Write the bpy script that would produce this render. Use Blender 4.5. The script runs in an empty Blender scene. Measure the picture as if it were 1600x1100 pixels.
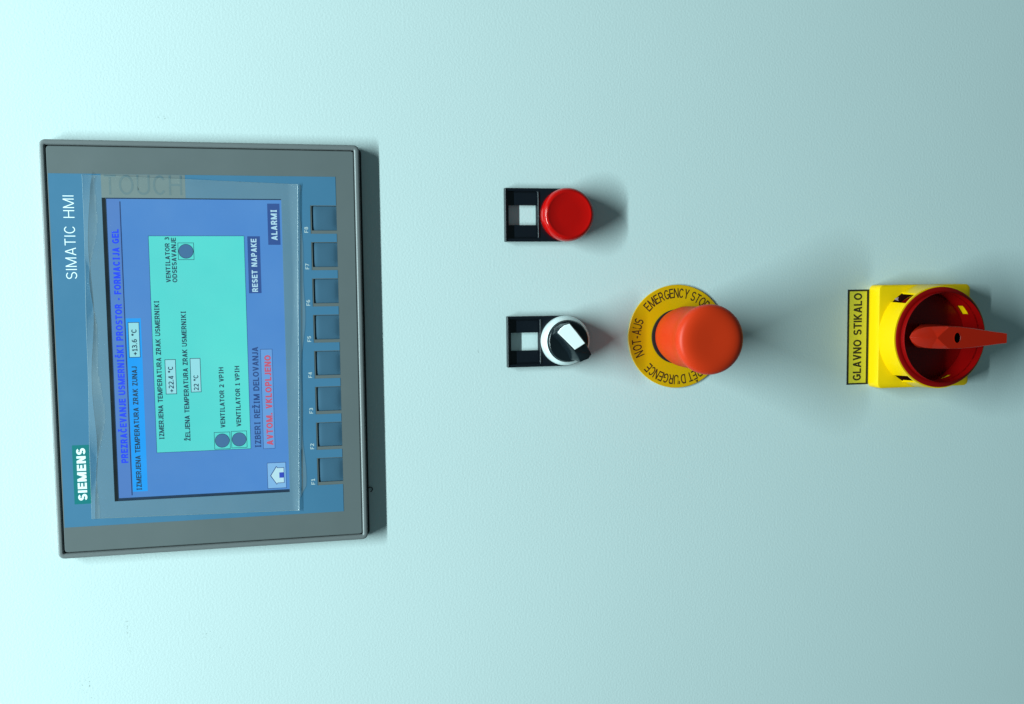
import bpy, bmesh, math, random
from mathutils import Vector, Matrix, noise

S = bpy.context.scene
COL = S.collection
rnd = random.Random(4)

# ---------------------------------------------------------------- frame of the place
# Millimetres on the cabinet front: a = down the cabinet, b = to the left, h = out of the sheet.
# (the picture was taken with the phone turned on its side, so the cabinet's top is at the left)
def V(a, b, h=0.0):
    return Vector((-b, -h, -a)) * 0.001

# ---------------------------------------------------------------- camera
F_PX = 1407.5
R = ((0.98014, 0.01160, -0.19796), (-0.02527, 0.99745, -0.06667), (0.19669, 0.07035, 0.97794))
cam_d = bpy.data.cameras.new("camera")
cam = bpy.data.objects.new("camera", cam_d)
COL.objects.link(cam)
def axis(r):                     # (a, b, inward) -> world
    return Vector((-r[1], r[2], -r[0])).normalized()
cx, cyd, cz = axis(R[0]), axis(R[1]), axis(R[2])
M = Matrix((cx, -cyd, -cz)).transposed().to_4x4()
M.translation = V(140.75, 77.28, 499.78)
cam.matrix_world = M
cam_d.sensor_fit = 'HORIZONTAL'
cam_d.sensor_width = 36.0
cam_d.lens = F_PX / 1600.0 * 36.0
cam_d.clip_start = 0.01
cam_d.clip_end = 50.0
S.camera = cam

# ---------------------------------------------------------------- room light
W = bpy.data.worlds.new("World")
S.world = W
W.use_nodes = True
bgn = W.node_tree.nodes['Background']
bgn.inputs[0].default_value = (0.46, 0.80, 0.86, 1)
bgn.inputs[1].default_value = 0.145

LAMP_A, LAMP_B, LAMP_H = -1250.0, 100.0, 760.0
ld = bpy.data.lights.new("tube_lamp", 'AREA')
ld.shape = 'RECTANGLE'
ld.size = 1.4
ld.size_y = 0.035
ld.energy = 70.5
ld.color = (0.715, 0.985, 1.0)
lamp = bpy.data.objects.new("tube_lamp", ld)
COL.objects.link(lamp)
lamp.location = V(LAMP_A, LAMP_B, LAMP_H)
tgt = V(200, 100, 0)
zd = (lamp.location - tgt).normalized()           # light shines along -Z
xd = Vector((1, 0, 0))
yd = zd.cross(xd).normalized()
ML = Matrix((xd, yd, zd)).transposed().to_4x4()
ML.translation = lamp.location
lamp.matrix_world = ML

S.view_settings.view_transform = 'Standard'
S.view_settings.look = 'None'
S.view_settings.exposure = 0.0
S.view_settings.gamma = 1.0

# ---------------------------------------------------------------- materials
def lin(c):
    out = []
    for v in c:
        v = v / 255.0
        out.append(v / 12.92 if v <= 0.04045 else ((v + 0.055) / 1.055) ** 2.4)
    return tuple(out) + (1.0,)

def mat(name, col, rough=0.5, metal=0.0, spec=0.5, var=0.0, bump=0.0, bscale=900.0, coat=0.0, emit=None, estr=0.0, rvar=0.0, vscale=60.0):
    m = bpy.data.materials.new(name)
    m.use_nodes = True
    nt = m.node_tree
    p = nt.nodes['Principled BSDF']
    if len(col) == 3: col = tuple(col) + (1.0,)
    p.inputs['Base Color'].default_value = col
    p.inputs['Roughness'].default_value = rough
    p.inputs['Metallic'].default_value = metal
    p.inputs['Specular IOR Level'].default_value = spec
    p.inputs['Coat Weight'].default_value = coat
    tc = nt.nodes.new('ShaderNodeTexCoord')
    if var or rvar:
        n = nt.nodes.new('ShaderNodeTexNoise'); n.inputs['Scale'].default_value = vscale; n.inputs['Detail'].default_value = 5
        nt.links.new(tc.outputs['Object'], n.inputs['Vector'])
        if var:
            mx = nt.nodes.new('ShaderNodeMix'); mx.data_type = 'RGBA'
            mx.inputs[6].default_value = tuple(c * (1 - var) for c in col[:3]) + (1,)
            mx.inputs[7].default_value = tuple(min(1, c * (1 + var)) for c in col[:3]) + (1,)
            nt.links.new(n.outputs['Fac'], mx.inputs[0]); nt.links.new(mx.outputs[2], p.inputs['Base Color'])
        if rvar:
            mr = nt.nodes.new('ShaderNodeMapRange')
            mr.inputs[1].default_value = 0.3; mr.inputs[2].default_value = 0.7
            mr.inputs[3].default_value = rough - rvar; mr.inputs[4].default_value = rough + rvar
            nt.links.new(n.outputs['Fac'], mr.inputs[0]); nt.links.new(mr.outputs[0], p.inputs['Roughness'])
    if bump:
        n2 = nt.nodes.new('ShaderNodeTexNoise'); n2.inputs['Scale'].default_value = bscale; n2.inputs['Detail'].default_value = 2
        nt.links.new(tc.outputs['Object'], n2.inputs['Vector'])
        b = nt.nodes.new('ShaderNodeBump'); b.inputs['Strength'].default_value = 1.0; b.inputs['Distance'].default_value = bump * 0.001
        nt.links.new(n2.outputs['Fac'], b.inputs['Height']); nt.links.new(b.outputs[0], p.inputs['Normal'])
    if emit is not None:
        p.inputs['Emission Color'].default_value = tuple(emit[:3]) + (1,)
        p.inputs['Emission Strength'].default_value = estr
    return m

def screen_mat(name, srgb, k=1.0, mott=0.0):
    """a lit display surface: it gives off its own light and hardly reflects"""
    c = lin(srgb)
    m = mat(name, (0.01, 0.012, 0.015), rough=0.25, spec=0.3, emit=c, estr=k)
    if mott:
        nt = m.node_tree; p = nt.nodes['Principled BSDF']
        tc = nt.nodes.new('ShaderNodeTexCoord'); n = nt.nodes.new('ShaderNodeTexNoise')
        n.inputs['Scale'].default_value = 14; n.inputs['Detail'].default_value = 3
        nt.links.new(tc.outputs['Object'], n.inputs['Vector'])
        mx = nt.nodes.new('ShaderNodeMix'); mx.data_type = 'RGBA'
        mx.inputs[6].default_value = (c[0] * (1 - mott * 1.5), c[1] * (1 - mott), c[2] * (1 - mott * .5), 1)
        mx.inputs[7].default_value = (c[0] * (1 + mott * 1.5), c[1] * (1 + mott), c[2] * (1 + mott * .5), 1)
        mr = nt.nodes.new('ShaderNodeMapRange'); mr.inputs[1].default_value = .3; mr.inputs[2].default_value = .7
        nt.links.new(n.outputs['Fac'], mr.inputs[0]); nt.links.new(mr.outputs[0], mx.inputs[0])
        nt.links.new(mx.outputs[2], p.inputs['Emission Color'])
    return m

def wall_mat():
    m = bpy.data.materials.new('grey_powder_coat'); m.use_nodes = True
    nt = m.node_tree; L = nt.links.new; N = nt.nodes.new
    p = nt.nodes['Principled BSDF']
    p.inputs['Roughness'].default_value = 0.4
    p.inputs['Specular IOR Level'].default_value = 0.45
    tc = N('ShaderNodeTexCoord')
    # base colour: a very slight cloudiness
    n = N('ShaderNodeTexNoise'); n.inputs['Scale'].default_value = 7; n.inputs['Detail'].default_value = 4
    L(tc.outputs['Object'], n.inputs['Vector'])
    mx = N('ShaderNodeMix'); mx.data_type = 'RGBA'
    mx.inputs[6].default_value = (0.565, 0.640, 0.640, 1); mx.inputs[7].default_value = (0.595, 0.670, 0.672, 1)
    L(n.outputs['Fac'], mx.inputs[0])
    last = mx.outputs[2]
    # a few scuffs: small specks of dirt gathered in spots
    spk = N('ShaderNodeTexNoise'); spk.inputs['Scale'].default_value = 900; spk.inputs['Detail'].default_value = 1
    L(tc.outputs['Object'], spk.inputs['Vector'])
    th = N('ShaderNodeMapRange'); th.inputs[1].default_value = 0.62; th.inputs[2].default_value = 0.72
    L(spk.outputs['Fac'], th.inputs[0])
    spots = [(30.5, 257, 2.2, 9), (31, 266, 1.6, 4), (71, 262, 3.2, 4.5), (77, 269, 2, 2.5), (9, 284, 4, 7), (12, 290, 3, 3),
             (66, 1, 5, 2.5), (58, -13, 3, 2), (222.2, 112.4, 1.1, 1.1), (162.4, 108.4, .8, .8), (300, 51.5, .8, .8), (140, 10, 2, 1), (395, 330, 3, 2)]
    acc = None
    for (a, b, ra, rb) in spots:
        mp = N('ShaderNodeMapping'); mp.vector_type = 'POINT'
        mp.inputs['Location'].default_value = (b / rb, 0, a / ra)
        mp.inputs['Scale'].default_value = (1000 / rb, 0, 1000 / ra)
        L(tc.outputs['Object'], mp.inputs['Vector'])
        ln = N('ShaderNodeVectorMath'); ln.operation = 'LENGTH'; L(mp.outputs[0], ln.inputs[0])
        r = N('ShaderNodeMapRange'); r.inputs[1].default_value = 1.0; r.inputs[2].default_value = 0.55
        r.inputs[3].default_value = 0; r.inputs[4].default_value = 1
        L(ln.outputs['Value'], r.inputs[0])
        if acc is None: acc = r.outputs[0]
        else:
            mxm = N('ShaderNodeMath'); mxm.operation = 'MAXIMUM'; L(acc, mxm.inputs[0]); L(r.outputs[0], mxm.inputs[1]); acc = mxm.outputs[0]
    mul = N('ShaderNodeMath'); mul.operation = 'MULTIPLY'; L(acc, mul.inputs[0]); L(th.outputs[0], mul.inputs[1])
    m2 = N('ShaderNodeMath'); m2.operation = 'MULTIPLY'; L(mul.outputs[0], m2.inputs[0]); m2.inputs[1].default_value = 0.55
    mx2 = N('ShaderNodeMix'); mx2.data_type = 'RGBA'; mx2.inputs[7].default_value = (0.12, 0.13, 0.11, 1)
    L(m2.outputs[0], mx2.inputs[0]); L(last, mx2.inputs[6])
    L(mx2.outputs[2], p.inputs['Base Color'])
    # orange-peel relief of the powder coat
    v = N('ShaderNodeTexNoise'); v.inputs['Scale'].default_value = 820; v.inputs['Detail'].default_value = 3; v.inputs['Roughness'].default_value = .55
    L(tc.outputs['Object'], v.inputs['Vector'])
    v2 = N('ShaderNodeTexNoise'); v2.inputs['Scale'].default_value = 40; v2.inputs['Detail'].default_value = 2
    L(tc.outputs['Object'], v2.inputs['Vector'])
    ad = N('ShaderNodeMath'); ad.operation = 'MULTIPLY_ADD'; L(v2.outputs['Fac'], ad.inputs[0]); ad.inputs[1].default_value = 0.35; L(v.outputs['Fac'], ad.inputs[2])
    bp = N('ShaderNodeBump'); bp.inputs['Strength'].default_value = 1.0; bp.inputs['Distance'].default_value = 0.000095
    L(ad.outputs[0], bp.inputs['Height']); L(bp.outputs[0], p.inputs['Normal'])
    return m

M_wall = wall_mat()
M_frame = mat('grey_plastic_frame', lin((108, 110, 111)), 0.40, bump=0.012, bscale=2200, rvar=.05)
M_panel = mat('grey_foil', lin((98, 103, 104)), 0.34, var=.03, bump=0.006, bscale=2500, rvar=.04)
M_blue = mat('blue_foil', lin((68, 113, 144)), 0.34, var=.03, bump=0.006, bscale=2500, rvar=.04)
M_key = mat('key_foil', lin((62, 94, 116)), 0.33, var=.05)
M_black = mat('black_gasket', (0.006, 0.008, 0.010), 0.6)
M_glass = mat('dark_display_border', lin((22, 46, 76)), 0.3, spec=.3)
M_white = mat('white_print', (0.80, 0.85, 0.85), 0.5)
M_knum = mat('pale_print', (0.48, 0.54, 0.55), 0.5)
M_teal = mat('teal_print', lin((0, 108, 110)), 0.4)
M_ghost = mat('faded_print', lin((86, 104, 112)), 0.4, var=.14, vscale=300)
M_olive = mat('greyed_strip', lin((110, 117, 118)), 0.34, var=.06, vscale=120)
M_holder = mat('black_plastic', (0.004, 0.006, 0.010), 0.30, spec=.4, rvar=.05)
M_red = mat('glossy_red_plastic', (0.44, 0.002, 0.001), 0.16, spec=.32)
M_mush = mat('satin_red_plastic', (0.58, 0.030, 0.004), 0.45, spec=.22, bump=.006, bscale=1500)
M_yplate = mat('yellow_plate', (0.66, 0.35, 0.0), 0.36, var=.04, spec=.3)
M_brown = mat('dark_brown_print', (0.055, 0.022, 0.002), 0.5)
M_yellow = mat('yellow_plastic', (0.76, 0.46, 0.0), 0.35, spec=.28, bump=.005, bscale=1500)
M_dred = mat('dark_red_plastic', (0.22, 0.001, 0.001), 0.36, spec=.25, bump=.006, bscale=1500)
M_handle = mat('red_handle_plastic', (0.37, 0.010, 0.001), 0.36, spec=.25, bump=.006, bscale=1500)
M_silver = mat('satin_silver_plastic', (0.72, 0.76, 0.76), 0.34, metal=.25)
M_knob = mat('black_knob_plastic', (0.006, 0.010, 0.013), 0.26, spec=.5)
M_insert = mat('white_plastic', (0.93, 0.94, 0.94), 0.3)
M_label = mat('yellow_label_film', (0.70, 0.60, 0.04), 0.4)
M_ink = mat('black_print', (0.012, 0.012, 0.010), 0.45)
M_hole = mat('hole_shade_black', (0.0005, 0.0005, 0.0005), 0.9, spec=0.0)
M_skirt = mat('slot_shade_dark_red', (0.02, 0.002, 0.002), 0.5, spec=.2)  # near-black red: the shade deep behind the collar slots is painted in
M_pink = mat('pinkish_print', (0.55, 0.36, 0.36), 0.5)

s_bg = screen_mat('screen_blue', (74, 136, 210), 1.0, .07)
s_title = screen_mat('screen_title_bar', (80, 130, 204), 1.0, .05)
s_line = screen_mat('screen_dark_line', (24, 52, 110))
s_lb = screen_mat('screen_bright_blue', (0, 160, 255))
s_cyan = screen_mat('screen_turquoise', (84, 222, 216), 1.0, .07)
s_field = screen_mat('screen_pale_field', (150, 226, 236))
s_ink = screen_mat('screen_dark_text', (14, 50, 78))
s_tblue = screen_mat('screen_blue_text', (24, 66, 255))
s_dblue = screen_mat('screen_navy_text', (26, 62, 130))
s_btn = screen_mat('screen_button_navy', (38, 76, 150))
s_white = screen_mat('screen_white_text', (178, 226, 246))
s_red = screen_mat('screen_red_text', (196, 80, 112))
s_circ = screen_mat('screen_grey_circle', (62, 112, 160))
s_modebg = screen_mat('screen_mode_box', (100, 158, 224))
s_pale = screen_mat('screen_pale_button', (128, 186, 236))
s_house = screen_mat('screen_house_white', (186, 232, 246))
s_door = screen_mat('screen_house_door', (36, 62, 196))

# ---------------------------------------------------------------- helpers
def finish(name, bm, material, parent=None, origin=None, smooth=True, recalc=True, angle=35, flat=False):
    """link bm as one mesh object; vertices are given in world coordinates and moved to the origin"""
    if recalc: bmesh.ops.recalc_face_normals(bm, faces=bm.faces)
    if flat:
        for f in bm.faces:
            f.normal_update()
            if f.normal.y > 0: f.normal_flip()
    o0 = origin if origin is not None else (parent['o_'] if parent is not None and 'o_' in parent else (0, 0, 0))
    o0 = Vector(o0)
    bmesh.ops.translate(bm, verts=bm.verts, vec=-o0)
    me = bpy.data.meshes.new(name)
    bm.to_mesh(me); bm.free()
    if smooth and not flat:
        me.shade_smooth()
        try: me.set_sharp_from_angle(angle=math.radians(angle))
        except Exception: pass
    me.materials.append(material)
    o = bpy.data.objects.new(name, me)
    COL.objects.link(o)
    if parent is not None: o.parent = parent
    else: o.location = o0
    return o

ORG = {}
def thing(name, a, b, label, cat, group=None):
    o = bpy.data.objects.new(name, None); COL.objects.link(o)
    o.empty_display_size = 0.02
    o.location = V(a, b, 0)
    ORG[o.name] = V(a, b, 0)
    o['label'] = label; o['category'] = cat
    if group: o['group'] = group
    return o

def part(name, bm, m, th, parent=None, **kw):
    """part of thing th; parent = the part it is a piece of"""
    return finish(name, bm, m, parent or th, origin=ORG[th.name], **kw)

def rr(a0, a1, b0, b1, r, n=6):
    """rounded rectangle outline as (a, b) points"""
    pts = []
    r = max(r, 1e-4)
    for (ca, cb, s) in ((a1 - r, b1 - r, 0), (a0 + r, b1 - r, 90), (a0 + r, b0 + r, 180), (a1 - r, b0 + r, 270)):
        for k in range(n + 1):
            t = math.radians(s + 90.0 * k / n)
            pts.append((ca + r * math.cos(t), cb + r * math.sin(t)))
    return pts

def loft(bm, loops, cap0=True, cap1=True, closed=False):
    """loops: lists of Vectors of equal length"""
    vs = [[bm.verts.new(p) for p in lp] for lp in loops]
    n = len(vs[0])
    rng = range(len(vs)) if closed else range(len(vs) - 1)
    for i in rng:
        A, B = vs[i], vs[(i + 1) % len(vs)]
        for k in range(n):
            bm.faces.new((A[k], A[(k + 1) % n], B[(k + 1) % n], B[k]))
    if not closed:
        if cap0: bm.faces.new(list(reversed(vs[0])))
        if cap1: bm.faces.new(vs[-1])
    return vs

def rr_loft(bm, a0, a1, b0, b1, r, prof, closed=False, cap0=True, cap1=True, n=6):
    lps = []
    for (ins, h) in prof:
        lps.append([V(a, b, h) for a, b in rr(a0 + ins, a1 - ins, b0 + ins, b1 - ins, r - ins * .9, n)])
    loft(bm, lps, cap0, cap1, closed)

def lathe(bm, ca, cb, prof, n=64, closed=False, cap0=False, cap1=False):
    lps = []
    for (r, h) in prof:
        lps.append([V(ca + r * math.cos(2 * math.pi * k / n), cb + r * math.sin(2 * math.pi * k / n), h) for k in range(n)])
    loft(bm, lps, cap0, cap1, closed)

def grid_solid(bm, us, vs, w0, w1, fn, hole, wrap=False):
    """slab over the grid us x vs between w0 and w1, minus the cells for which hole(u, v) is true"""
    nu = len(us) if wrap else len(us) - 1
    nv = len(vs) - 1
    cache = {}
    def P(i, j, w):
        i = i % len(us) if wrap else i
        k = (i, j, w)
        if k not in cache: cache[k] = bm.verts.new(fn(us[i], vs[j], (w0, w1)[w]))
        return cache[k]
    def um(i):
        if wrap and i == len(us) - 1: return us[i] + (us[1] - us[0]) * .5
        return (us[i] + us[i + 1]) * .5
    solid = {}
    for i in range(nu):
        for j in range(nv):
            solid[(i, j)] = not hole(um(i), (vs[j] + vs[j + 1]) * .5)
    def sol(i, j):
        if wrap: i %= nu
        return solid.get((i, j), False)
    for i in range(nu):
        for j in range(nv):
            if not sol(i, j): continue
            for w in (0, 1):
                bm.faces.new((P(i, j, w), P(i + 1, j, w), P(i + 1, j + 1, w), P(i, j + 1, w)))
            for (di, dj, e) in ((-1, 0, ((i, j), (i, j + 1))), (1, 0, ((i + 1, j), (i + 1, j + 1))), (0, -1, ((i, j), (i + 1, j))), (0, 1, ((i, j + 1), (i + 1, j + 1)))):
                if not sol(i + di, j + dj):
                    (p, q) = e
                    bm.faces.new((P(p[0], p[1], 0), P(q[0], q[1], 0), P(q[0], q[1], 1), P(p[0], p[1], 1)))

def plate(bm, outer, holes, h0, h1):
    a0, a1, b0, b1 = outer
    us = sorted({a0, a1} | {x for q in holes for x in q[:2]})
    vs = sorted({b0, b1} | {x for q in holes for x in q[2:]})
    us = [u for u in us if a0 <= u <= a1]; vs = [v for v in vs if b0 <= v <= b1]
    grid_solid(bm, us, vs, h0, h1, lambda a, b, h: V(a, b, h),
               lambda a, b: any(q[0] < a < q[1] and q[2] < b < q[3] for q in holes))

def quad(bm, a0, a1, b0, b1, h):
    bm.faces.new([bm.verts.new(V(a, b, h)) for a, b in ((a0, b0), (a1, b0), (a1, b1), (a0, b1))])

def outline(bm, a0, a1, b0, b1, t, h):
    quad(bm, a0, a0 + t, b0, b1, h); quad(bm, a1 - t, a1, b0, b1, h)
    quad(bm, a0 + t, a1 - t, b0, b0 + t, h); quad(bm, a0 + t, a1 - t, b1 - t, b1, h)

def disc(bm, ca, cb, r, h, n=32):
    bm.faces.new([bm.verts.new(V(ca + r * math.cos(2 * math.pi * k / n), cb + r * math.sin(2 * math.pi * k / n), h)) for k in range(n)])

# ---- lettering: a plain sans of strokes, drawn here so that no font file is needed
def arc(cx_, cy_, rx, ry, t0, t1, n=10):
    return [(cx_ + rx * math.cos(math.radians(t0 + (t1 - t0) * k / n)), cy_ + ry * math.sin(math.radians(t0 + (t1 - t0) * k / n))) for k in range(n + 1)]

def font_glyph(ch, w, nar=1.0):
    """(advance width, strokes) at cap height 1 and stroke weight w; ('D', ...) = slanted stroke cut flat at cap height"""
    s = w / 2; o = []
    def L(*p): o.append(('P', [(p[i], p[i + 1]) for i in range(0, len(p), 2)]))
    def D(x0, y0, x1, y1): o.append(('D', (x0, y0), (x1, y1)))
    def C(pts): o.append(('P', pts))
    t = 1 - s; dg = s * 1.12
    if ch == ' ': return .34, o
    if ch == 'A': W = .72; D(dg, 0, W / 2, 1); D(W - dg, 0, W / 2, 1); L(.18, .30, W - .18, .30)
    elif ch == 'B':
        W = .65; L(s, 0, s, 1); C([(s, t), (.36, t)] + arc(.36, (t + .54) / 2, W - s - .40, (t - .54) / 2, 90, -90) + [(s, .54)])
        C([(.36, .54)] + arc(.37, (.54 + s) / 2, W - s - .37, (.54 - s) / 2, 90, -90) + [(s, s)])
    elif ch == 'C': W = .70; C(arc(W / 2 + .01, .5, W / 2 - s, .5 - s, 38, 322, 22))
    elif ch == 'D': W = .69; L(s, 0, s, 1); C([(s, t), (.32, t)] + arc(.32, .5, W - s - .32, .5 - s, 90, -90, 14) + [(s, s)])
    elif ch == 'E': W = .60; L(s, 0, s, 1); L(s, t, W, t); L(s, .52, W - .04, .52); L(s, s, W, s)
    elif ch == 'F': W = .56; L(s, 0, s, 1); L(s, t, W, t); L(s, .50, W - .06, .50)
    elif ch == 'G': W = .73; C(arc(W / 2, .5, W / 2 - s, .5 - s, 42, 325, 22) + [(W - s, .22), (W - s, .46), (W * .55, .46)])
    elif ch == 'H': W = .70; L(s, 0, s, 1); L(W - s, 0, W - s, 1); L(s, .52, W - s, .52)
    elif ch == 'I': W = w; L(s, 0, s, 1)
    elif ch == 'J': W = .46; C([(W - s, 1), (W - s, .28)] + arc(W / 2 - .01, .28, W / 2 - s, .28 - s, 0, -165, 12))
    elif ch == 'K': W = .68; L(s, 0, s, 1); D(s, .36, W - dg, 1.0); D(.24, .54, W - dg * .9, 0)
    elif ch == 'L': W = .55; L(s, 0, s, 1); L(s, s, W, s)
    elif ch == 'M': W = .84 + .3 * w; L(s, 0, s, 1); L(W - s, 0, W - s, 1); D(dg, 1, W / 2, .0); D(W - dg, 1, W / 2, .0)
    elif ch == 'N': W = .70; L(s, 0, s, 1); L(W - s, 0, W - s, 1); D(dg, 1, W - dg, 0)
    elif ch == 'O': W = .77; C(arc(W / 2, .5, W / 2 - s, .5 - s, 90, 450, 30))
    elif ch == 'P': W = .63; L(s, 0, s, 1); C([(s, t), (.36, t)] + arc(.36, (t + .44) / 2, W - s - .36, (t - .44) / 2, 90, -90) + [(s, .44)])
    elif ch == 'R': W = .68; L(s, 0, s, 1); C([(s, t), (.37, t)] + arc(.37, (t + .46) / 2, W - s - .42, (t - .46) / 2, 90, -90) + [(s, .46)]); D(.38, .46, W - dg, 0)
    elif ch == 'S':
        W = .64; q = (1 - w) / 4
        C(arc(W / 2, 1 - s - q, W / 2 - s - .01, q, 25, 180, 10) + arc(W / 2, 1 - s - q, W / 2 - s - .01, q, 190, 262, 5) + arc(W / 2, s + q, W / 2 - s, q, 82, 0, 6) + arc(W / 2, s + q, W / 2 - s, q, -12, -160, 10))
    elif ch == 'T': W = .62; L(0, t, W, t); L(W / 2, 0, W / 2, t)
    elif ch == 'U': W = .70; C([(s, 1), (s, .33)] + arc(W / 2, .33, W / 2 - s, .33 - s, 180, 360, 14) + [(W - s, .33), (W - s, 1)])
    elif ch == 'V': W = .68; D(dg, 1, W / 2, 0); D(W - dg, 1, W / 2, 0)
    elif ch == 'Y': W = .68; D(dg, 1, W / 2, .42); D(W - dg, 1, W / 2, .42); L(W / 2, 0, W / 2, .46)
    elif ch == 'Z': W = .62; L(.03, t, W - .03, t); L(0, s, W, s); D(dg + .01, 0, W - dg - .01, 1)
    elif ch == '0': W = .58; C(arc(W / 2, .5, W / 2 - s, .5 - s, 90, 450, 24))
    elif ch == '1': W = .40; L(.24, 0, .24, 1); D(.05, .74, .24, .93); L(.03, s * .8, .45, s * .8)
    elif ch == '2':
        W = .58; C(arc(W / 2, .72, W / 2 - s, .28 - s, 165, -20, 12) + [(.42, .45), (s, s * 1.3)]); L(0, s, W, s)
    elif ch == '3':
        W = .57; C(arc(W / 2 - .03, (t + .53) / 2, W / 2 - s - .01, (t - .53) / 2, 150, -90, 12)); C(arc(W / 2 - .03, (.53 + s) / 2, W / 2 - s + .03, (.53 - s) / 2, 90, -150, 12)); L(.18, .53, .27, .53)
    elif ch == '4': W = .60; L(.43, 0, .43, 1); L(0, .26, W, .26); D(.06, .22, .41, 1)
    elif ch == '5': W = .57; L(.52, t, .12, t); L(.12, t, .08, .50); C([(.08, .5)] + arc(W / 2 - .02, .33, W / 2 - s + .02, .33 - s, 130, -150, 14))
    elif ch == '6': W = .58; C(arc(W / 2, .32, W / 2 - s, .32 - s, 90, 450, 20)); C([(s, .32), (s + .01, .52), (.14, .75), (.28, t - .02), (.46, t)])
    elif ch == '7': W = .56; L(0, t, W, t); D(.16, 0, W - dg, 1)
    elif ch == '8': W = .58; C(arc(W / 2, (t + .53) / 2, W / 2 - s - .03, (t - .53) / 2, 90, 450, 18)); C(arc(W / 2, (.53 + s) / 2, W / 2 - s, (.53 - s) / 2, 90, 450, 18))
    elif ch == '+': W = .56; L(0, .42, W, .42); L(W / 2, .14, W / 2, .70)
    elif ch == '-': W = .32; L(0, .38, W, .38)
    elif ch == '.': W = w * 1.15; L(s, 0, s, w * 1.1)
    elif ch == "'": W = w; L(s, .66, s, 1)
    elif ch == '°': W = .34; C(arc(W / 2, .80, W / 2 - s * .8, .20 - s * .8, 90, 450, 14))
    elif ch in 'ČŠŽ':
        W, o2 = font_glyph({'Č': 'C', 'Š': 'S', 'Ž': 'Z'}[ch], w); o += o2; C([(W / 2 - .15, 1.27), (W / 2, 1.12), (W / 2 + .15, 1.27)]); return W, o
    elif ch == 'Ê':
        W, o2 = font_glyph('E', w); o += o2; C([(W / 2 - .15, 1.10), (W / 2, 1.25), (W / 2 + .15, 1.10)]); return W, o
    else: W = .4
    return W, o

def glyphs(body, w=.14, gap=.13, serif=False):
    """polygons of the lettering, capitals 0..1 high; gap = space between letters"""
    polys = []; x = 0
    hw = w / 2
    for ch in body:
        W_, strokes = font_glyph(ch, w)
        if serif and ch == 'I':
            e = .15
            strokes = strokes + [('P', [(-e + hw, 1 - hw * .8), (e + hw, 1 - hw * .8)]), ('P', [(-e + hw, hw * .8), (e + hw, hw * .8)])]
            strokes = [(k_[0],) + ((([(q[0] + e, q[1]) for q in k_[1]]),)) for k_ in strokes]; W_ += 2 * e
        for st_ in strokes:
            if st_[0] == 'D':
                (x0, y0), (x1, y1) = st_[1:]
                dx, dy = x1 - x0, y1 - y0; l = math.hypot(dx, dy); dx /= l; dy /= l; nx, ny = -dy * hw, dx * hw
                ex0 = w if (y0 <= 0 or y0 >= 1) else 0; ex1 = w if (y1 <= 0 or y1 >= 1) else 0
                P_ = [(x0 - dx * ex0 + nx, y0 - dy * ex0 + ny), (x0 - dx * ex0 - nx, y0 - dy * ex0 - ny), (x1 + dx * ex1 - nx, y1 + dy * ex1 - ny), (x1 + dx * ex1 + nx, y1 + dy * ex1 + ny)]
                for (sg, lim) in ((1, 0.0), (-1, -1.0)):
                    Q_ = []
                    for i in range(len(P_)):
                        p, q = P_[i], P_[(i + 1) % len(P_)]
                        ip, iq = sg * p[1] >= lim - 1e-9, sg * q[1] >= lim - 1e-9
                        if ip: Q_.append(p)
                        if ip != iq:
                            tt = (lim * sg - p[1]) / (q[1] - p[1]); Q_.append((p[0] + (q[0] - p[0]) * tt, lim * sg))
                    P_ = Q_
                if len(P_) >= 3: polys.append([(px + x, py) for px, py in P_])
            else:
                pts = st_[1]; n = len(pts); left = []; right = []
                closed = n > 3 and math.hypot(pts[0][0] - pts[-1][0], pts[0][1] - pts[-1][1]) < 1e-6
                for i in range(n):
                    pv = pts[i - 1] if i > 0 else (pts[-2] if closed else None)
                    nx_ = pts[i + 1] if i < n - 1 else (pts[1] if closed else None)
                    def nrm(p, q):
                        l = math.hypot(q[0] - p[0], q[1] - p[1]) or 1; return (-(q[1] - p[1]) / l, (q[0] - p[0]) / l)
                    if pv is None: m_ = nrm(pts[i], nx_); k = 1
                    elif nx_ is None: m_ = nrm(pv, pts[i]); k = 1
                    else:
                        n1, n2 = nrm(pv, pts[i]), nrm(pts[i], nx_)
                        mx_, my_ = n1[0] + n2[0], n1[1] + n2[1]; l = math.hypot(mx_, my_) or 1; m_ = (mx_ / l, my_ / l)
                        k = 1 / max(.5, m_[0] * n1[0] + m_[1] * n1[1])
                    left.append((pts[i][0] + m_[0] * hw * k + x, pts[i][1] + m_[1] * hw * k)); right.append((pts[i][0] - m_[0] * hw * k + x, pts[i][1] - m_[1] * hw * k))
                for i in range(n - 1):
                    polys.append([left[i], left[i + 1], right[i + 1], right[i], ('same',)])
        x += W_ + gap
    return polys, x - gap

def put_polys(bm, polys, fn):
    """fn(x, y, lift) -> point; strokes that cross are lifted by a hair's breadth over one another"""
    lift = 0.0
    for i, P_ in enumerate(polys):
        if P_[-1] == ('same',):
            P_ = P_[:-1]
            if i and polys[i - 1][-1] != ('same',): lift += .003
            elif i and abs(polys[i - 1][1][0] - P_[0][0]) + abs(polys[i - 1][1][1] - P_[0][1]) > 1e-5: lift += .003
        else: lift += .003
        if lift > .03: lift = .0
        try: bm.faces.new([bm.verts.new(fn(x, y, lift)) for x, y in P_])
        except ValueError: pass

def text(bm, body, a_top, a_base, b_left, b_right, h, w=.14, gap=.13, serif=False):
    """lettering whose capitals stand between a_top and a_base and which runs from b_left to b_right"""
    polys, X = glyphs(body, w, gap, serif)
    sx = (b_left - b_right) / X; sy = a_base - a_top
    put_polys(bm, polys, lambda x, y, l: V(a_base - y * sy, b_left - x * sx, h + l))

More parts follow.
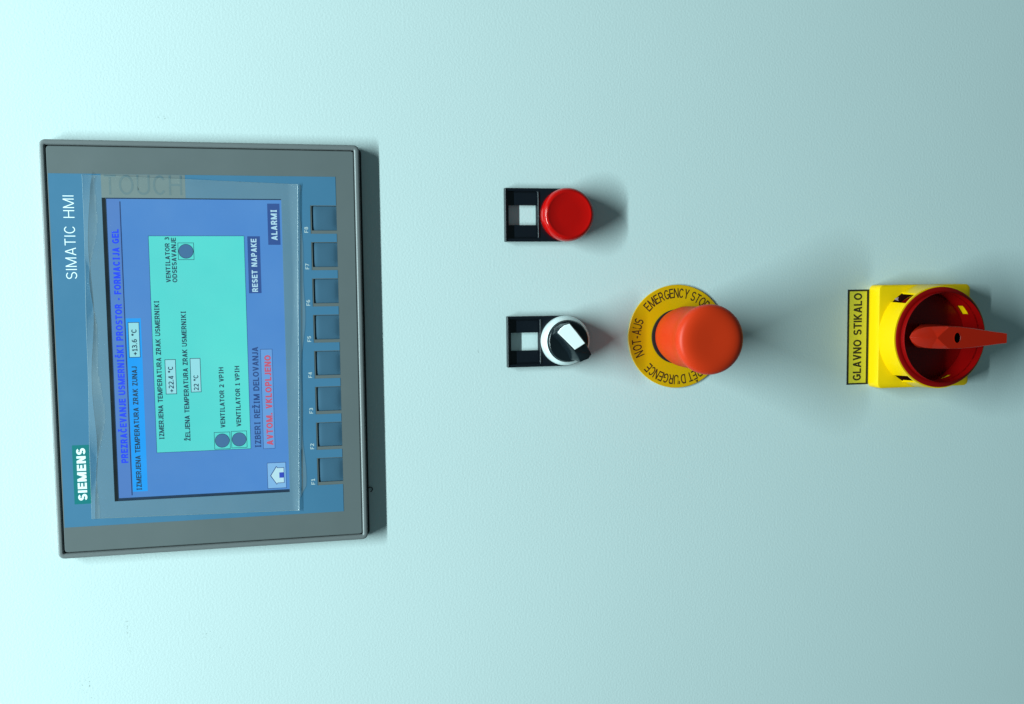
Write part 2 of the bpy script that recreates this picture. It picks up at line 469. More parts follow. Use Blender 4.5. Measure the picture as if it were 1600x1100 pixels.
def char_on_ring(bm, ch, ca, cb, phi, rb, size, wscale, h, w=.15):
    polys, X = glyphs(ch, w)
    t = math.radians(phi)
    up = (-math.cos(t), -math.sin(t)); rt = (math.sin(t), -math.cos(t))   # outward / clockwise, as (a, b)
    def fn(x, y, l):
        u = (x - X / 2) * size * wscale; q = rb + y * size
        return V(ca + up[0] * q + rt[0] * u, cb + up[1] * q + rt[1] * u, h + l)
    put_polys(bm, polys, fn)

# ---------------------------------------------------------------- the cabinet front
bm = bmesh.new()
quad(bm, -900, 1500, -1300, 1500, 0)
wall = finish('cabinet_wall', bm, M_wall, None, flat=True)
wall['kind'] = 'structure'

# ---------------------------------------------------------------- touch panel
tp = thing('touch_panel', 79, 107, 'large grey touch panel with a lit blue screen and eight function keys', 'touch panel')
HF = 6.2                       # front of the frame
# frame ring
bm = bmesh.new()
rr_loft(bm, 0, 158, 0, 214, 3.0, [(0.5, 1.0), (0.0, 2.0), (0.0, HF - .7), (0.25, HF - .2), (0.7, HF), (1.9, HF), (2.35, HF - .15), (2.75, HF - .75), (2.8, 1.0)], closed=True)
part('frame', bm, M_frame, tp, angle=50)
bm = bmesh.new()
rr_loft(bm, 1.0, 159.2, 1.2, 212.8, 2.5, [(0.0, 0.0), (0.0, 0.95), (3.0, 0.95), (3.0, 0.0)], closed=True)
part('shadow_gasket', bm, M_black, tp)  # set off downward; its black lower edge stands in for the contact shadow
bm = bmesh.new()                # the black groove between frame and front
rr_loft(bm, 2.6, 155.4, 2.6, 211.4, 1.5, [(0, 1.5), (0, 3.4), (1.5, 3.4), (1.5, 1.5)], closed=True)
part('groove_seal', bm, M_black, tp)
# burr of the gasket, a tiny hook
bm = bmesh.new()
pts = [(158.4, 187.2), (159.8, 186.2), (160.9, 186.5), (161.3, 187.5), (160.7, 188.6), (159.9, 188.8)]
lps = []
for i, (a, b) in enumerate(pts):
    pa, pb = pts[max(0, i - 1)]; na, nb = pts[min(len(pts) - 1, i + 1)]
    d = Vector((na - pa, nb - pb, 0)).normalized(); nrm = Vector((-d.y, d.x, 0)); rad = .28 if i < 5 else .15
    lps.append([V(a + nrm.x * rad * math.cos(t), b + nrm.y * rad * math.cos(t), .9 + rad * math.sin(t)) for t in [k * math.pi / 3 for k in range(6)]])
loft(bm, lps)
part('gasket_burr', bm, M_black, tp)

H0 = 5.7                       # grey front panel
keys_b = [32.3, 51.65, 71.0, 90.4, 109.75, 129.1, 148.5, 167.9]
win = (28.4, 116.9, 28.85, 185.4)
keyholes = [(132.3, 145.4, b, b + 13.0) for b in keys_b]
bm = bmesh.new()
plate(bm, (3.5, 154.6, 3.7, 210.3), [win] + keyholes, 4.2, H0)
rr_loft(bm, 3.05, 155.05, 3.2, 210.8, 1.6, [(0.0, 4.0), (0.0, H0 - .35), (0.35, H0 - .02), (0.5, H0 - .02), (0.5, 4.0)], closed=True, n=4)
part('front_panel', bm, M_panel, tp, angle=40)
# blue foil
HB = H0 + .10
bm = bmesh.new()
plate(bm, (3.7, 145.25, 16.9, 197.7), [win] + [(131.7, 146, b - .25, b + 14.7) for b in keys_b], H0 + .004, HB)
part('blue_foil', bm, M_blue, tp)
# keys
key0 = None
for i, b in enumerate(keys_b):
    if key0 is None:
        bm = bmesh.new()
        n = 10; g = {}
        A0, A1, B0, B1 = 132.6, 145.35, b + .12, b + 12.93
        for p in range(n + 1):
            for q in range(n + 1):
                u, v = p / n, q / n
                dome = (1 - (2 * u - 1) ** 6) * (1 - (2 * v - 1) ** 6)
                g[p, q] = bm.verts.new(V(A0 + (A1 - A0) * u, B0 + (B1 - B0) * v, 5.05 + .42 * dome + .16 * math.exp(-((u - .62) ** 2 + (v - .55) ** 2) * 9)))
        for p in range(n):
            for q in range(n):
                bm.faces.new((g[p, q], g[p + 1, q], g[p + 1, q + 1], g[p, q + 1]))
        ring = [g[p, 0] for p in range(n)] + [g[n, q] for q in range(n)] + [g[p, n] for p in range(n, 0, -1)] + [g[0, q] for q in range(n, 0, -1)]
        low = [bm.verts.new(v.co + Vector((0, .0008, 0))) for v in ring]
        for k in range(len(ring)):
            bm.faces.new((ring[k], ring[(k + 1) % len(ring)], low[(k + 1) % len(ring)], low[k]))
        key0 = part('function_key', bm, M_key, tp, angle=60)
        key = key0
    else:
        key = key0.copy(); COL.objects.link(key); key.parent = tp
        key.location = V(0, b - keys_b[0], 0)
bm = bmesh.new()
plate(bm, (131.9, 146.2, 31.5, 182.0), [], 4.0, 4.5)
part('key_backing', bm, M_black, tp)
for i in range(8):
    b = keys_b[7 - i]
    bm = bmesh.new()
    text(bm, 'F%d' % (i + 1), 128.4, 130.35, b + 14.15, b + 11.1, HB + .03, .15)
    part('key_number', bm, M_knum, tp, flat=True)
# brand flag and type name
bm = bmesh.new(); quad(bm, 9.0, 17.05, 155.1, 185.8, HB + .03)
flag = part('teal_flag', bm, M_teal, tp, flat=True)
bm = bmesh.new(); text(bm, 'SIEMENS', 10.9, 15.3, 184.0, 156.7, HB + .07, .225, .13)
part('lettering', bm, M_white, tp, flag, flat=True)
bm = bmesh.new(); text(bm, 'SIMATIC HMI', 10.0, 15.2, 69.9, 27.9, HB + .03, .085, .20)
part('lettering', bm, M_white, tp, flat=True)
# faded word and greyed strip beside the screen
bm = bmesh.new(); quad(bm, 28.4, 69.0, 16.95, 28.8, HB + .02)
strip = part('greyed_strip', bm, M_olive, tp, flat=True)
bm = bmesh.new()
polys, X_ = glyphs('TOUCH', .11, .16)
put_polys(bm, polys, lambda x, y, l: V(29.8 + x / X_ * 37.6, 27.3 - y * 10.0, HB + .05 + l))
part('lettering', bm, M_ghost, tp, strip, flat=True)

# ---- the display
bm = bmesh.new(); quad(bm, 28.0, 117.3, 28.4, 185.8, 4.9)
scr = part('screen', bm, M_glass, tp, flat=True)
HS = 4.94
def sub(name, m, build, lvl=0, label=None):
    bm = bmesh.new(); build(bm, HS + lvl * .04)
    o = part(name, bm, m, tp, scr, flat=True)
    if label: o['label'] = label
    return o
sub('screen_background', s_bg, lambda bm, h: quad(bm, 30.4, 116.95, 29.3, 184.0, h))
sub('title_bar', s_title, lambda bm, h: quad(bm, 30.4, 36.6, 29.3, 184.0, h), 1)
sub('divider_line', s_line, lambda bm, h: quad(bm, 36.6, 37.15, 30.6, 182.8, h), 2)
sub('screen_text', s_tblue, lambda bm, h: text(bm, 'PREZRAČEVANJE USMERNIŠKI PROSTOR - FORMACIJA GEL', 32.3, 35.7, 165.6, 44.7, h, .22, .10, True), 2, 'bright blue heading along the top of the screen')
sub('outdoor_band', s_lb, lambda bm, h: quad(bm, 37.35, 44.65, 90.4, 181.0, h), 2, 'bright blue band with the outdoor temperature')
sub('screen_text', s_ink, lambda bm, h: text(bm, 'IZMERJENA TEMPERATURA ZRAK ZUNAJ', 39.2, 41.8, 180.4, 115.3, h, .19, .085, True), 3)
def field(a0, a1, b0, b1, t):
    sub('value_field', s_ink, lambda bm, h: outline(bm, a0, a1, b0, b1, .3, h), 4)
    sub('value_field', s_field, lambda bm, h: quad(bm, a0 + .3, a1 - .3, b0 + .3, b1 - .3, h), 3)
    sub('screen_text', s_ink, lambda bm, h: text(bm, *t, h, .165, .12), 5)
field(38.2, 43.8, 92.4, 110.7, ('+13.6 °C', 39.8, 42.4, 109.5, 95.9))
sub('turquoise_area', s_cyan, lambda bm, h: quad(bm, 50.0, 97.3, 48.2, 160.9, h), 2, 'turquoise area with fan and temperature readings')
sub('area_border', s_line, lambda bm, h: outline(bm, 49.8, 97.5, 48.0, 161.1, .22, h), 3)
sub('screen_text', s_ink, lambda bm, h: text(bm, 'IZMERJENA TEMPERATURA ZRAK USMERNIKI', 51.4, 53.9, 154.1, 81.4, h, .19, .085, True), 3)
field(55.5, 61.0, 112.1, 130.4, ('+22.4 °C', 57.0, 59.6, 129.4, 115.7))
sub('screen_text', s_ink, lambda bm, h: text(bm, 'ŽELJENA TEMPERATURA ZRAK USMERNIKI', 64.4, 66.9, 155.4, 87.0, h, .19, .085, True), 3)
field(68.0, 73.3, 111.8, 129.8, ('22 °C', 69.5, 72.0, 128.8, 120.6))
sub('screen_text', s_ink, lambda bm, h: text(bm, 'VENTILATOR 3', 57.8, 60.1, 72.1, 48.7, h, .19, .085, True), 3)
sub('screen_text', s_ink, lambda bm, h: text(bm, 'ODSESAVANJE', 60.9, 63.3, 72.1, 49.0, h, .19, .085, True), 3)
sub('screen_text', s_ink, lambda bm, h: text(bm, 'VENTILATOR 2 VPIH', 82.3, 84.7, 149.2, 117.0, h, .19, .085, True), 3)
sub('screen_text', s_ink, lambda bm, h: text(bm, 'VENTILATOR 1 VPIH', 90.4, 92.8, 148.9, 116.5, h, .19, .085, True), 3)
for (a0, a1, b0, b1) in ((64.1, 72.1, 51.6, 60.5), (78.8, 87.0, 151.4, 160.6), (87.5, 95.6, 151.2, 160.3)):
    sub('lamp_box', s_ink, lambda bm, h: outline(bm, a0, a1, b0, b1, .25, h), 3)
    sub('lamp_circle', s_ink, lambda bm, h: disc(bm, (a0 + a1) / 2, (b0 + b1) / 2, 3.75, h), 3)
    sub('lamp_circle', s_circ, lambda bm, h: disc(bm, (a0 + a1) / 2, (b0 + b1) / 2, 3.5, h), 4)
sub('screen_text', s_dblue, lambda bm, h: text(bm, 'IZBERI REŽIM DELOVANJA', 99.6, 102.7, 160.7, 106.6, h, .19, .085, True), 3)
sub('mode_box', s_modebg, lambda bm, h: quad(bm, 103.8, 110.0, 107.9, 161.5, h), 2)
sub('mode_box', s_dblue, lambda bm, h: outline(bm, 103.8, 110.0, 107.9, 161.5, .22, h), 3)
sub('screen_text', s_red, lambda bm, h: text(bm, 'AVTOM. VKLOPLJENO', 105.7, 109.1, 159.6, 111.2, h, .22, .11, True), 3, 'reddish words in the outlined box')
sub('screen_button', s_btn, lambda bm, h: quad(bm, 99.0, 105.4, 48.3, 78.2, h), 3)
sub('screen_text', s_white, lambda bm, h: text(bm, 'RESET NAPAKE', 100.7, 103.6, 77.5, 49.6, h, .20, .13), 4, 'white words on the wider navy button')
sub('screen_button', s_btn, lambda bm, h: quad(bm, 109.6, 115.9, 31.2, 52.8, h), 3)
sub('screen_text', s_white, lambda bm, h: text(bm, 'ALARMI', 111.3, 114.4, 50.4, 34.2, h, .20, .13, True), 4, 'white word on the smaller navy button')
sub('home_button', s_dblue, lambda bm, h: outline(bm, 105.4, 115.3, 169.1, 183.2, .25, h), 4)
sub('home_button', s_pale, lambda bm, h: quad(bm, 105.6, 115.1, 169.3, 183.0, h), 3)
def poly(pts):
    def f(bm, h): bm.faces.new([bm.verts.new(V(a, b, h)) for a, b in pts])
    return f
sub('house_icon', s_dblue, poly([(106.9, 176.2), (110.2, 171.0), (110.9, 171.9), (114.3, 171.9), (114.3, 180.4), (110.9, 180.4), (110.2, 181.2)]), 4)
sub('house_icon', s_house, poly([(107.4, 176.2), (110.3, 171.6), (110.7, 172.2), (114.0, 172.2), (114.0, 180.1), (110.7, 180.1), (110.3, 180.7)]), 5)
sub('house_door', s_door, lambda bm, h: quad(bm, 111.7, 114.0, 174.6, 177.5, h), 6)

# ---------------------------------------------------------------- protective film left on the screen
def film_mat():
    m = bpy.data.materials.new('clear_film'); m.use_nodes = True
    nt = m.node_tree; N = nt.nodes.new; L = nt.links.new
    nt.nodes.remove(nt.nodes['Principled BSDF']); out = nt.nodes['Material Output']
    tr = N('ShaderNodeBsdfTransparent'); tr.inputs[0].default_value = (.97, .985, .98, 1)
    gl = N('ShaderNodeBsdfGlossy'); gl.inputs['Roughness'].default_value = .12; gl.inputs['Color'].default_value = (1, 1, 1, 1)
    df = N('ShaderNodeBsdfDiffuse'); df.inputs[0].default_value = (.62, .68, .66, 1)
    tc = N('ShaderNodeTexCoord'); n = N('ShaderNodeTexNoise'); n.inputs['Scale'].default_value = 45; n.inputs['Detail'].default_value = 6
    L(tc.outputs['Object'], n.inputs['Vector'])
    mr = N('ShaderNodeMapRange'); mr.inputs[1].default_value = .35; mr.inputs[2].default_value = .75; mr.inputs[3].default_value = .012; mr.inputs[4].default_value = .035
    L(n.outputs['Fac'], mr.inputs[0])
    lw = N('ShaderNodeLayerWeight'); lw.inputs[0].default_value = .5
    pw = N('ShaderNodeMath'); pw.operation = 'POWER'; L(lw.outputs['Facing'], pw.inputs[0]); pw.inputs[1].default_value = 4
    fr = N('ShaderNodeMath'); fr.operation = 'MULTIPLY_ADD'; L(pw.outputs[0], fr.inputs[0]); fr.inputs[1].default_value = .9; fr.inputs[2].default_value = .05
    # the film clings to the glass and stays clear there; over the printed foil around it air haze remains
    sp = N('ShaderNodeSeparateXYZ'); L(tc.outputs['Object'], sp.inputs[0])
    def band(sock, c, hw):
        s1 = N('ShaderNodeMath'); s1.operation = 'SUBTRACT'; L(sock, s1.inputs[0]); s1.inputs[1].default_value = c
        s2 = N('ShaderNodeMath'); s2.operation = 'ABSOLUTE'; L(s1.outputs[0], s2.inputs[0])
        s3 = N('ShaderNodeMath'); s3.operation = 'GREATER_THAN'; L(s2.outputs[0], s3.inputs[0]); s3.inputs[1].default_value = hw
        return s3.outputs[0]
    mo = N('ShaderNodeMath'); mo.operation = 'MAXIMUM'
    L(band(sp.outputs[0], -(107.13 - 107) * .001, .07828), mo.inputs[0]); L(band(sp.outputs[2], -(72.65 - 70) * .001, .04425), mo.inputs[1])
    ma = N('ShaderNodeMath'); ma.operation = 'MULTIPLY_ADD'; L(mo.outputs[0], ma.inputs[0]); ma.inputs[1].default_value = .11; L(mr.outputs[0], ma.inputs[2])
    m1 = N('ShaderNodeMixShader'); L(ma.outputs[0], m1.inputs[0]); L(tr.outputs[0], m1.inputs[1]); L(df.outputs[0], m1.inputs[2])
    m2 = N('ShaderNodeMixShader'); L(fr.outputs[0], m2.inputs[0]); L(m1.outputs[0], m2.inputs[1]); L(gl.outputs[0], m2.inputs[2])
    # long fine scratches
    L(m2.outputs[0], out.inputs[0])
    return m
M_film = film_mat()
M_fedge = mat('film_edge_highlight', (0.30, 0.36, 0.36), 0.3)
def film_mat2(name, lo, hi):
    m = M_film.copy(); m.name = name
    for n in m.node_tree.nodes:
        if n.type == 'MAP_RANGE': n.inputs[3].default_value = lo; n.inputs[4].default_value = hi
    return m
M_film2 = film_mat2('lifted_film_sheen', .06, .18)  # whiter diffuse paints the lamp's reflection into the lifted strip
film = None
bm = bmesh.new()
nu, nv = 150, 200
up = {}
C4 = [(20.2, 17.6), (17.2, 193.7), (121.6, 195.6), (125.6, 21.2)]      # (u0,v0) (u0,v1) (u1,v1) (u1,v0)
g = {}
for i in range(nu + 1):
    u = min(1.0, i / (nu - 8)); u = u * u * (3 - 2 * u) * .55 + u * .45
    for j in range(nv + 1):
        v = j / nv
        a = (C4[0][0] * (1 - v) + C4[1][0] * v) * (1 - u) + (C4[3][0] * (1 - v) + C4[2][0] * v) * u
        b = (C4[0][1] * (1 - u) + C4[3][1] * u) * (1 - v) + (C4[1][1] * (1 - u) + C4[2][1] * u) * v
        bb = b
        # lifted ripple along the upper edge, its foot wandering
        foot = 4.2 + 2.0 * math.sin(bb * .055 + .6) + 1.1 * math.sin(bb * .13 + 2.0)
        d = a - (C4[0][0] * (1 - v) + C4[1][0] * v)
        lift = 0
        if d < foot: lift += 1.5 * (1 - d / foot) ** 1.2 * (0.8 + .35 * math.sin(bb * .09))
        d2 = (C4[3][0] * (1 - v) + C4[2][0] * v) - a
        foot2 = 4.0 + 1.4 * math.sin(bb * .045 + 1.2)
        if d2 < foot2: lift += .9 * (1 - d2 / foot2) ** 1.5
        d3 = (b - 17.6)
        foot3 = 5.0 + 2 * math.sin(a * .11)
        if d3 < foot3: lift += .9 * (1 - max(d3, 0) / foot3) ** 1.5 * (1 + .4 * math.sin(a * .2))
        lift += .05 * noise.noise(Vector((a * .09, b * .09, 0)))
        if i > nu - 8:       # the outer margin of the film, beyond its crease, has a wavy edge
            wv = (2.4 + 1.0 * math.sin(b * .065 + 2.5) + .5 * math.sin(b * .15)) * min(1, (190.5 - b) / 8) * min(1, (b - 19) / 3)
            a += max(0, wv) * (i - (nu - 8)) / 8
            lift = .25 * (1 - (i - (nu - 8)) / 8) + .9 * (i == nu - 8 + 1) * 0
        g[i, j] = bm.verts.new(V(a, b, HB + .22 + lift))
        up[i, j] = 1 if d < foot else 0
for i in range(nu):
    for j in range(nv):
        f = bm.faces.new((g[i, j], g[i + 1, j], g[i + 1, j + 1], g[i, j + 1]))
        f.material_index = up[i, j]
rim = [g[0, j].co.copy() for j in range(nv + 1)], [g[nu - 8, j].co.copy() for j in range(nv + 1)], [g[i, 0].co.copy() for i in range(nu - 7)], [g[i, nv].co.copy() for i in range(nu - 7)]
for f in bm.faces:
    f.normal_update()
    if f.normal.y > 0: f.normal_flip()
film = finish('protective_film', bm, M_film, None, origin=V(70, 107, 6), recalc=False, angle=80)
film.data.materials.append(M_film2)
for k, line in enumerate(rim):       # pale threads paint a highlight along the film's edges and crease
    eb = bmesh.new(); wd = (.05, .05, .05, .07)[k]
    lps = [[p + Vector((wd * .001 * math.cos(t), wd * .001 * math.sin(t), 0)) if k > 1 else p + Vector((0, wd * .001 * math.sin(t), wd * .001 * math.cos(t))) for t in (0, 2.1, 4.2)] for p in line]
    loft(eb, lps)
    finish('edge_glint', eb, M_fedge, film, origin=V(70, 107, 6))
film['label'] = 'clear crinkled protective film left stuck over the touch screen'
film['category'] = 'film'

# ---------------------------------------------------------------- legend holders with their devices
def stadium(a0, ac, b0, b1, ins=0.0, n=28):
    """rectangle from a0 to ac that ends in a half circle"""
    bc = (b0 + b1) / 2; r = (b1 - b0) / 2 - ins
    pts = [(a0, bc - r)]
    for k in range(n + 1):
        t = -math.pi / 2 + math.pi * k / n
        pts.append((ac + r * math.cos(t), bc + r * math.sin(t)))
    pts.append((a0, bc + r))
    return pts

def legend_holder(th, ao, bo, w):
    """ao: its upper edge, bo: its right edge, w: width"""
    bm = bmesh.new()
    a1 = ao + 19.9; H = 3.9
    plate(bm, (ao, a1, bo, bo + w), [(ao + 1.5, ao + 18.4, bo + 1.6, bo + w - 1.6)], .15, H - .35)
    plate(bm, (ao + .3, a1, bo + .3, bo + w - .3), [(ao + 1.2, ao + 18.7, bo + 1.35, bo + w - 1.35)], H - .345, H)
    plate(bm, (ao + 1.45, ao + 18.45, bo + 1.55, bo + w - 1.55), [(ao + 2.4, ao + 18.2, bo + 9.3, bo + w - 9.2)], .15, 1.7)
    # shelves at both sides of the opening, one step lower than the rim
    plate(bm, (ao + 5.8, ao + 18.2, bo + 2.6, bo + 9.2), [], 1.71, 2.2)
    plate(bm, (ao + 5.8, ao + 18.2, bo + w - 9.1, bo + w - 2.6), [], 1.71, 2.2)
    for (ac, rad, e) in ((ao + .48, .46, .25), (ao + 19.15, .55, 2.0)):       # rounded lip and cross ridge
        loft(bm, [[V(ac + rad * math.cos(math.pi * k / 8), b, H + .01 + rad * .75 * math.sin(math.pi * k / 8)) for k in range(9)] for b in (bo + e, bo + w - e)])
    lps = []
    for (ins, h) in ((0, .15), (0, H - .35), (.3, H - .02)):
        lps.append([V(a, b, h) for a, b in stadium(a1 + .01, ao + 33.4, bo, bo + w, ins)])
    loft(bm, lps)
    return part('legend_holder', bm, M_holder, th, angle=30)

pb = thing('push_button', 271, 36.3, 'glossy red push button in a black holder with an empty square label window', 'push button')
legend_holder(pb, 237.5, 21.5, 29.6)
bm = bmesh.new()
lathe(bm, 272.2, 36.5, [(0, 3.6), (14.3, 3.6), (14.6, 4.2), (14.9, 4.8), (14.9, 8.4), (14.75, 9.6), (14.3, 11.0), (13.55, 12.1), (12.8, 12.55), (12.3, 12.62), (11.9, 12.5), (11.2, 12.25), (6, 12.15), (0.02, 12.12)], n=96)
bmesh.ops.remove_doubles(bm, verts=bm.verts, dist=1e-6)
part('button_cap', bm, M_red, pb, angle=50)

ss = thing('selector_switch', 269.5, 107.2, 'black rotary selector knob with white marker and silver ring, in a black holder', 'rotary switch')
legend_holder(ss, 238.0, 93.0, 28.7)
SC = (271.0, 107.1)
bm = bmesh.new()
lathe(bm, *SC, [(13.4, 3.6), (13.9, 4.0), (14.1, 5.0), (14.05, 6.4), (13.7, 8.2), (13.1, 9.7), (12.4, 10.9), (11.95, 11.4), (11.75, 11.2), (11.7, 3.6)], n=96, closed=True)
part('silver_ring', bm, M_silver, ss, angle=60)
bm = bmesh.new()
lathe(bm, *SC, [(0.02, 6), (11.5, 6), (11.55, 12.6), (11.4, 13.2), (11.0, 13.5), (10.6, 13.35), (0.02, 13.3)], n=96)
knob = part('knob_disc', bm, M_knob, ss, angle=40)
# grip: waisted bar with a tail
top = [(262.2, 101.6), (263.6, 99.4), (266.0, 97.5), (269.3, 96.5), (273.8, 101.9), (278.3, 107.8), (280.2, 110.7), (282.3, 114.3), (280.6, 116.6), (276.0, 118.3), (274.4, 115.0), (271.8, 111.8), (266.9, 106.4)]
base = [(261.0, 103.2), (262.6, 99.6), (265.8, 97.2), (270.4, 96.6), (275.6, 101.4), (279.6, 107.4), (281.4, 110.9), (281.6, 114.6), (279.4, 116.6), (274.8, 118.0), (272.0, 118.0), (270.0, 113.2), (265.4, 107.3)]
th_ = [21.3, 21.6, 21.7, 21.6, 22.0, 22.0, 21.2, 19.8, 19.6, 19.8, 21.2, 22.0, 22.0]
bm = bmesh.new()
lps = []
for (t, eh) in ((0.0, 0), (0.5, 0), (0.86, 0), (0.97, 0), (1.0, 1)):
    lp = []
    cen = (sum(p[0] for p in top) / len(top), sum(p[1] for p in top) / len(top))
    for k in range(len(top)):
        tt = t ** 1.6
        a = base[k][0] * (1 - tt) + top[k][0] * tt; b = base[k][1] * (1 - tt) + top[k][1] * tt
        if eh: a += (cen[0] - a) * .04; b += (cen[1] - b) * .04
        h = 13.0 + (th_[k] - 13.0) * t
        lp.append(V(a, b, h))
    lps.append(lp)
loft(bm, lps)
bmesh.ops.triangulate(bm, faces=[f for f in bm.faces if len(f.verts) > 4])
grip = part('grip', bm, M_knob, ss, angle=40)
bm = bmesh.new()
wq = [(262.6, 101.7), (263.9, 99.7), (266.2, 97.8), (269.2, 97.0), (273.5, 102.2), (277.9, 107.9), (275.2, 109.6), (272.2, 111.3), (267.2, 106.3)]
loft(bm, [[V(a, b, 21.2) for a, b in wq], [V(a, b, 22.1) for a, b in wq], [V(a + (270 - a) * .03, b + (104 - b) * .03, 22.35) for a, b in wq]])
part('white_marker', bm, M_insert, ss, grip, angle=40)

# ---------------------------------------------------------------- emergency stop
EC = (340.2, 106.5)
es = thing('emergency_stop', *EC, 'big red mushroom emergency stop button on a round yellow lettered plate', 'emergency stop')
bm = bmesh.new()
lathe(bm, *EC, [(16.0, .1), (30.0, .1), (30.3, .35), (30.3, .9), (30.0, 1.15), (16.0, 1.15)], n=128, closed=True)
ypl = part('yellow_plate', bm, M_yplate, es, angle=30)
bm = bmesh.new()
for s, degs in (('NOT-AUS', [-22.6, -13.7, -6.1, .2, 6.8, 14.4, 21.6]),
                ('EMERGENCY', [43.6, 51.9, 59.6, 66.9, 74.9, 81.6, 88.2, 95.4, 103.0]),
                ('STOP', [113.0, 120.0, 127.4, 134.6]),
                ('ARRÊT', [-136.5, -129.0, -121.8, -114.8, -108.2]),
                ("D'URGENCE", [-98.2, -92.6, -88.3, -80.9, -73.4, -66.2, -59.2, -51.9, -44.9])):
    for ch, d in zip(s, degs):
        char_on_ring(bm, ch, *EC, d, 22.6, 5.6, .76, 1.19, .14)
part('lettering', bm, M_brown, es, ypl, flat=True)
bm = bmesh.new()
lathe(bm, *EC, [(0.02, .2), (15.9, .2), (15.9, 2.4), (0.02, 2.4)], n=64)
part('collar', bm, M_black, es)
bm = bmesh.new()
prof = [(0.02, 2.5), (14.6, 2.5), (15.3, 2.9), (15.8, 4.2), (16.6, 8), (17.0, 13), (17.05, 19), (16.85, 25), (16.75, 29.5), (16.85, 32.5), (17.2, 35.8), (17.75, 38.8), (18.25, 41.2), (18.6, 43.2), (18.62, 44.8), (18.3, 46.3), (17.5, 47.6), (16.2, 48.5), (14.2, 49.15), (12, 49.4), (9.0, 49.4), (6, 49.3), (0.02, 49.2)]
lathe(bm, EC[0] + 1.0, EC[1] - .45, [(r + (.45 if r > 16 and h > 9 else 0), h) for r, h in prof], n=128)
part('mushroom_head', bm, M_mush, es, angle=60)

# ---------------------------------------------------------------- main switch
MC = (497.0, 109.2)
ms = thing('main_switch', *MC, 'yellow square main switch with a deep dark red dial and pointed red handle', 'main switch')
bm = bmesh.new()
rr_loft(bm, 465.4, 528.2, 77.6, 140.7, 3.2, [(0.0, .1), (0.0, 5), (0.15, 9.3), (0.45, 9.85), (1.0, 10.05)], n=6)
basep = part('base_plate', bm, M_yellow, ms, angle=40)
# yellow collar with two padlock slots on its upper side
def cyl(t, h, r):
    r += max(0, 24.3 - h) * .06 * max(0, r - 26.1) / 4
    return V(MC[0] - r * math.cos(t), MC[1] - r * math.sin(t), h)
ua = [math.radians(k * 1.5) for k in range(240)]
def col_hole(t, h):
    d = math.degrees(t) % 360
    return (42 < d < 58.5 or 298.5 < d < 312) and 9 < h < 23.0
bm = bmesh.new()
grid_solid(bm, ua, [9.9, 23.2, 24.3], 29.5, 30.6, cyl, col_hole, wrap=True)
grid_solid(bm, ua, [10.1, 24.3], 26.9, 27.7, cyl, lambda t, h: not 110 < math.degrees(t) % 360 < 270, wrap=True)
part('collar', bm, M_yellow, ms, angle=40)
# bowl of the dial: rim, wall with two openings below, floor
bm = bmesh.new()
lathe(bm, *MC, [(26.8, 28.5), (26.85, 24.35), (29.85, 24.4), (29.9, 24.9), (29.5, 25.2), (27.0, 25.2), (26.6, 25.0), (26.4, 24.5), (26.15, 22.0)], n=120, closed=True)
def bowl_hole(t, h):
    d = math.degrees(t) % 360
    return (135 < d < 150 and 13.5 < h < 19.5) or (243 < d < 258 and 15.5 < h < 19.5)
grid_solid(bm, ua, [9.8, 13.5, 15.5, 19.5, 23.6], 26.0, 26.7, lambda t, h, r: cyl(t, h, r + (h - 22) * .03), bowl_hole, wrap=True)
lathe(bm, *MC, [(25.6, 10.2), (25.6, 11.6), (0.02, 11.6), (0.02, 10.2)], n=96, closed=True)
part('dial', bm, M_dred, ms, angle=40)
bm = bmesh.new()
lathe(bm, *MC, [(26.8, 10.06), (30.85, 10.06), (30.85, 10.35), (26.8, 10.35)], n=96, closed=True)
part('dial_skirt', bm, M_skirt, ms, angle=40)
bm = bmesh.new(); text(bm, 'A', 475.9, 478.3, 87.6, 85.2, 10.45, .2)
part('lettering', bm, M_pink, ms, basep, flat=True)
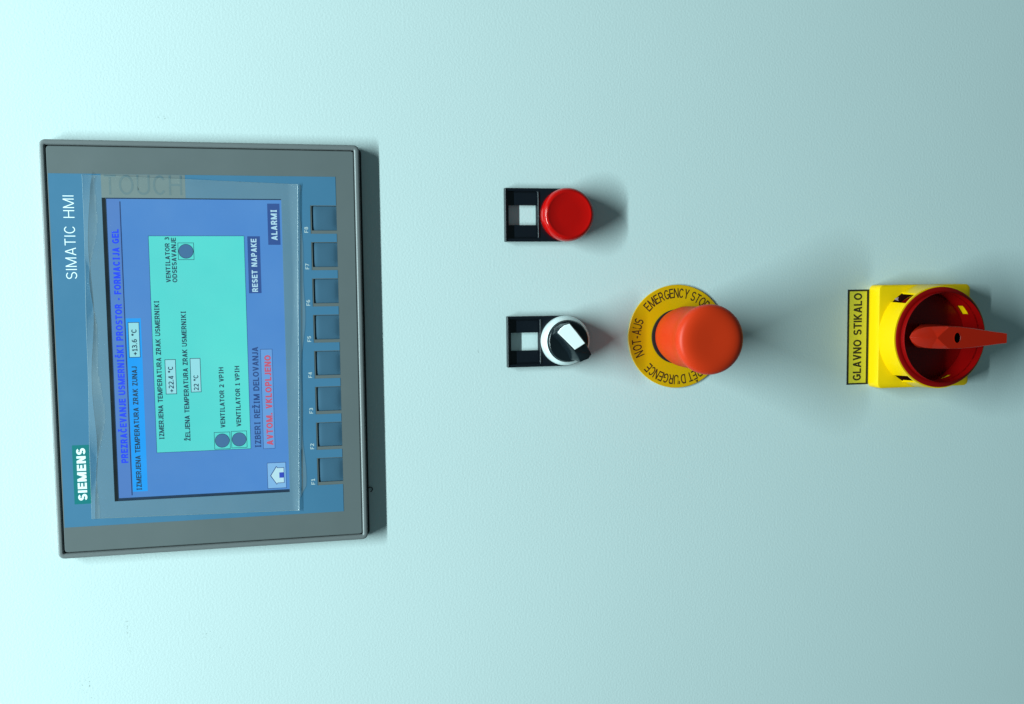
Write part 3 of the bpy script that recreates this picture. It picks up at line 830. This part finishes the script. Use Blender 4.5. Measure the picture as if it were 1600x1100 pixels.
# handle
st = [ # a, half width, eave h, ridge h, half width of the flat top, centre b, underside h
    (470.3, 0.22, 33.6, 34.2, 0.02, 108.2, 33.2),
    (472.3, 2.7, 33.4, 36.6, 0.03, 108.3, 32.3),
    (475.3, 4.7, 33.8, 38.8, 0.03, 108.4, 31.0),
    (479.0, 5.9, 34.8, 40.6, 0.03, 108.5, 28.5),
    (482.2, 6.3, 36.2, 41.6, 0.04, 108.5, 25.5),
    (486.0, 6.45, 38.4, 41.6, 3.4, 108.5, 20.0),
    (489.6, 6.45, 40.9, 41.6, 6.1, 108.5, 14.5),
    (497.0, 6.4, 41.1, 41.6, 6.05, 108.7, 11.7),
    (505.0, 5.7, 41.1, 41.6, 5.35, 109.0, 11.7),
    (515.0, 4.5, 41.1, 41.6, 4.15, 109.3, 11.7),
    (521.0, 3.75, 41.1, 41.6, 3.4, 109.5, 11.7),
    (522.5, 3.6, 41.1, 41.6, 3.25, 109.5, 27.5),
    (528.1, 3.0, 41.0, 41.5, 2.65, 109.7, 28.5)]
bm = bmesh.new()
lps = []
for (a, w, eh, rh, fw, bc, lo) in st:
    wb = w + max(0, eh - lo) * .03
    lps.append([V(a, bc - wb, lo), V(a, bc - w, eh - .3), V(a, bc - w + .15, eh), V(a, bc - fw, rh), V(a, bc + fw, rh), V(a, bc + w - .15, eh), V(a, bc + w, eh - .3), V(a, bc + wb, lo)])
loft(bm, lps)
bmesh.ops.triangulate(bm, faces=bm.faces)
hd = part('handle', bm, M_handle, ms, angle=17)
bm = bmesh.new()      # screw hole: rim round a flat disc, its shaded depth painted black
ng = 24
lps = []
for (k, h) in ((1.16, 41.45), (1.16, 41.68), (1.03, 41.72), (.99, 41.6)):
    lps.append([V(495.2 + 2.0 * k * math.cos(2 * math.pi * q / ng), 108.7 + 3.0 * k * math.sin(2 * math.pi * q / ng), h) for q in range(ng)])
loft(bm, lps, True, False)
part('hole_rim', bm, M_handle, ms, hd, angle=50)
bm = bmesh.new()
bm.faces.new([bm.verts.new(V(495.2 + 1.95 * math.cos(2 * math.pi * q / ng), 108.7 + 2.95 * math.sin(2 * math.pi * q / ng), 41.63)) for q in range(ng)])
part('screw_hole_shade', bm, M_hole, ms, hd, flat=True)

# ---------------------------------------------------------------- label sticker
ls = thing('label_sticker', 458, 109.7, 'yellow adhesive label with a black border and black capitals above the main switch', 'label')
bm = bmesh.new(); plate(bm, (450.8, 465.3, 80.4, 138.8), [], .02, .14)
part('label_border', bm, M_ink, ls, smooth=False)
bm = bmesh.new(); quad(bm, 452.1, 463.7, 81.5, 137.8, .17)
face = part('label_face', bm, M_label, ls, flat=True)
bm = bmesh.new(); text(bm, 'GLAVNO STIKALO', 454.9, 460.5, 136.3, 82.6, .20, .185, .09)
part('lettering', bm, M_ink, ls, face, flat=True)
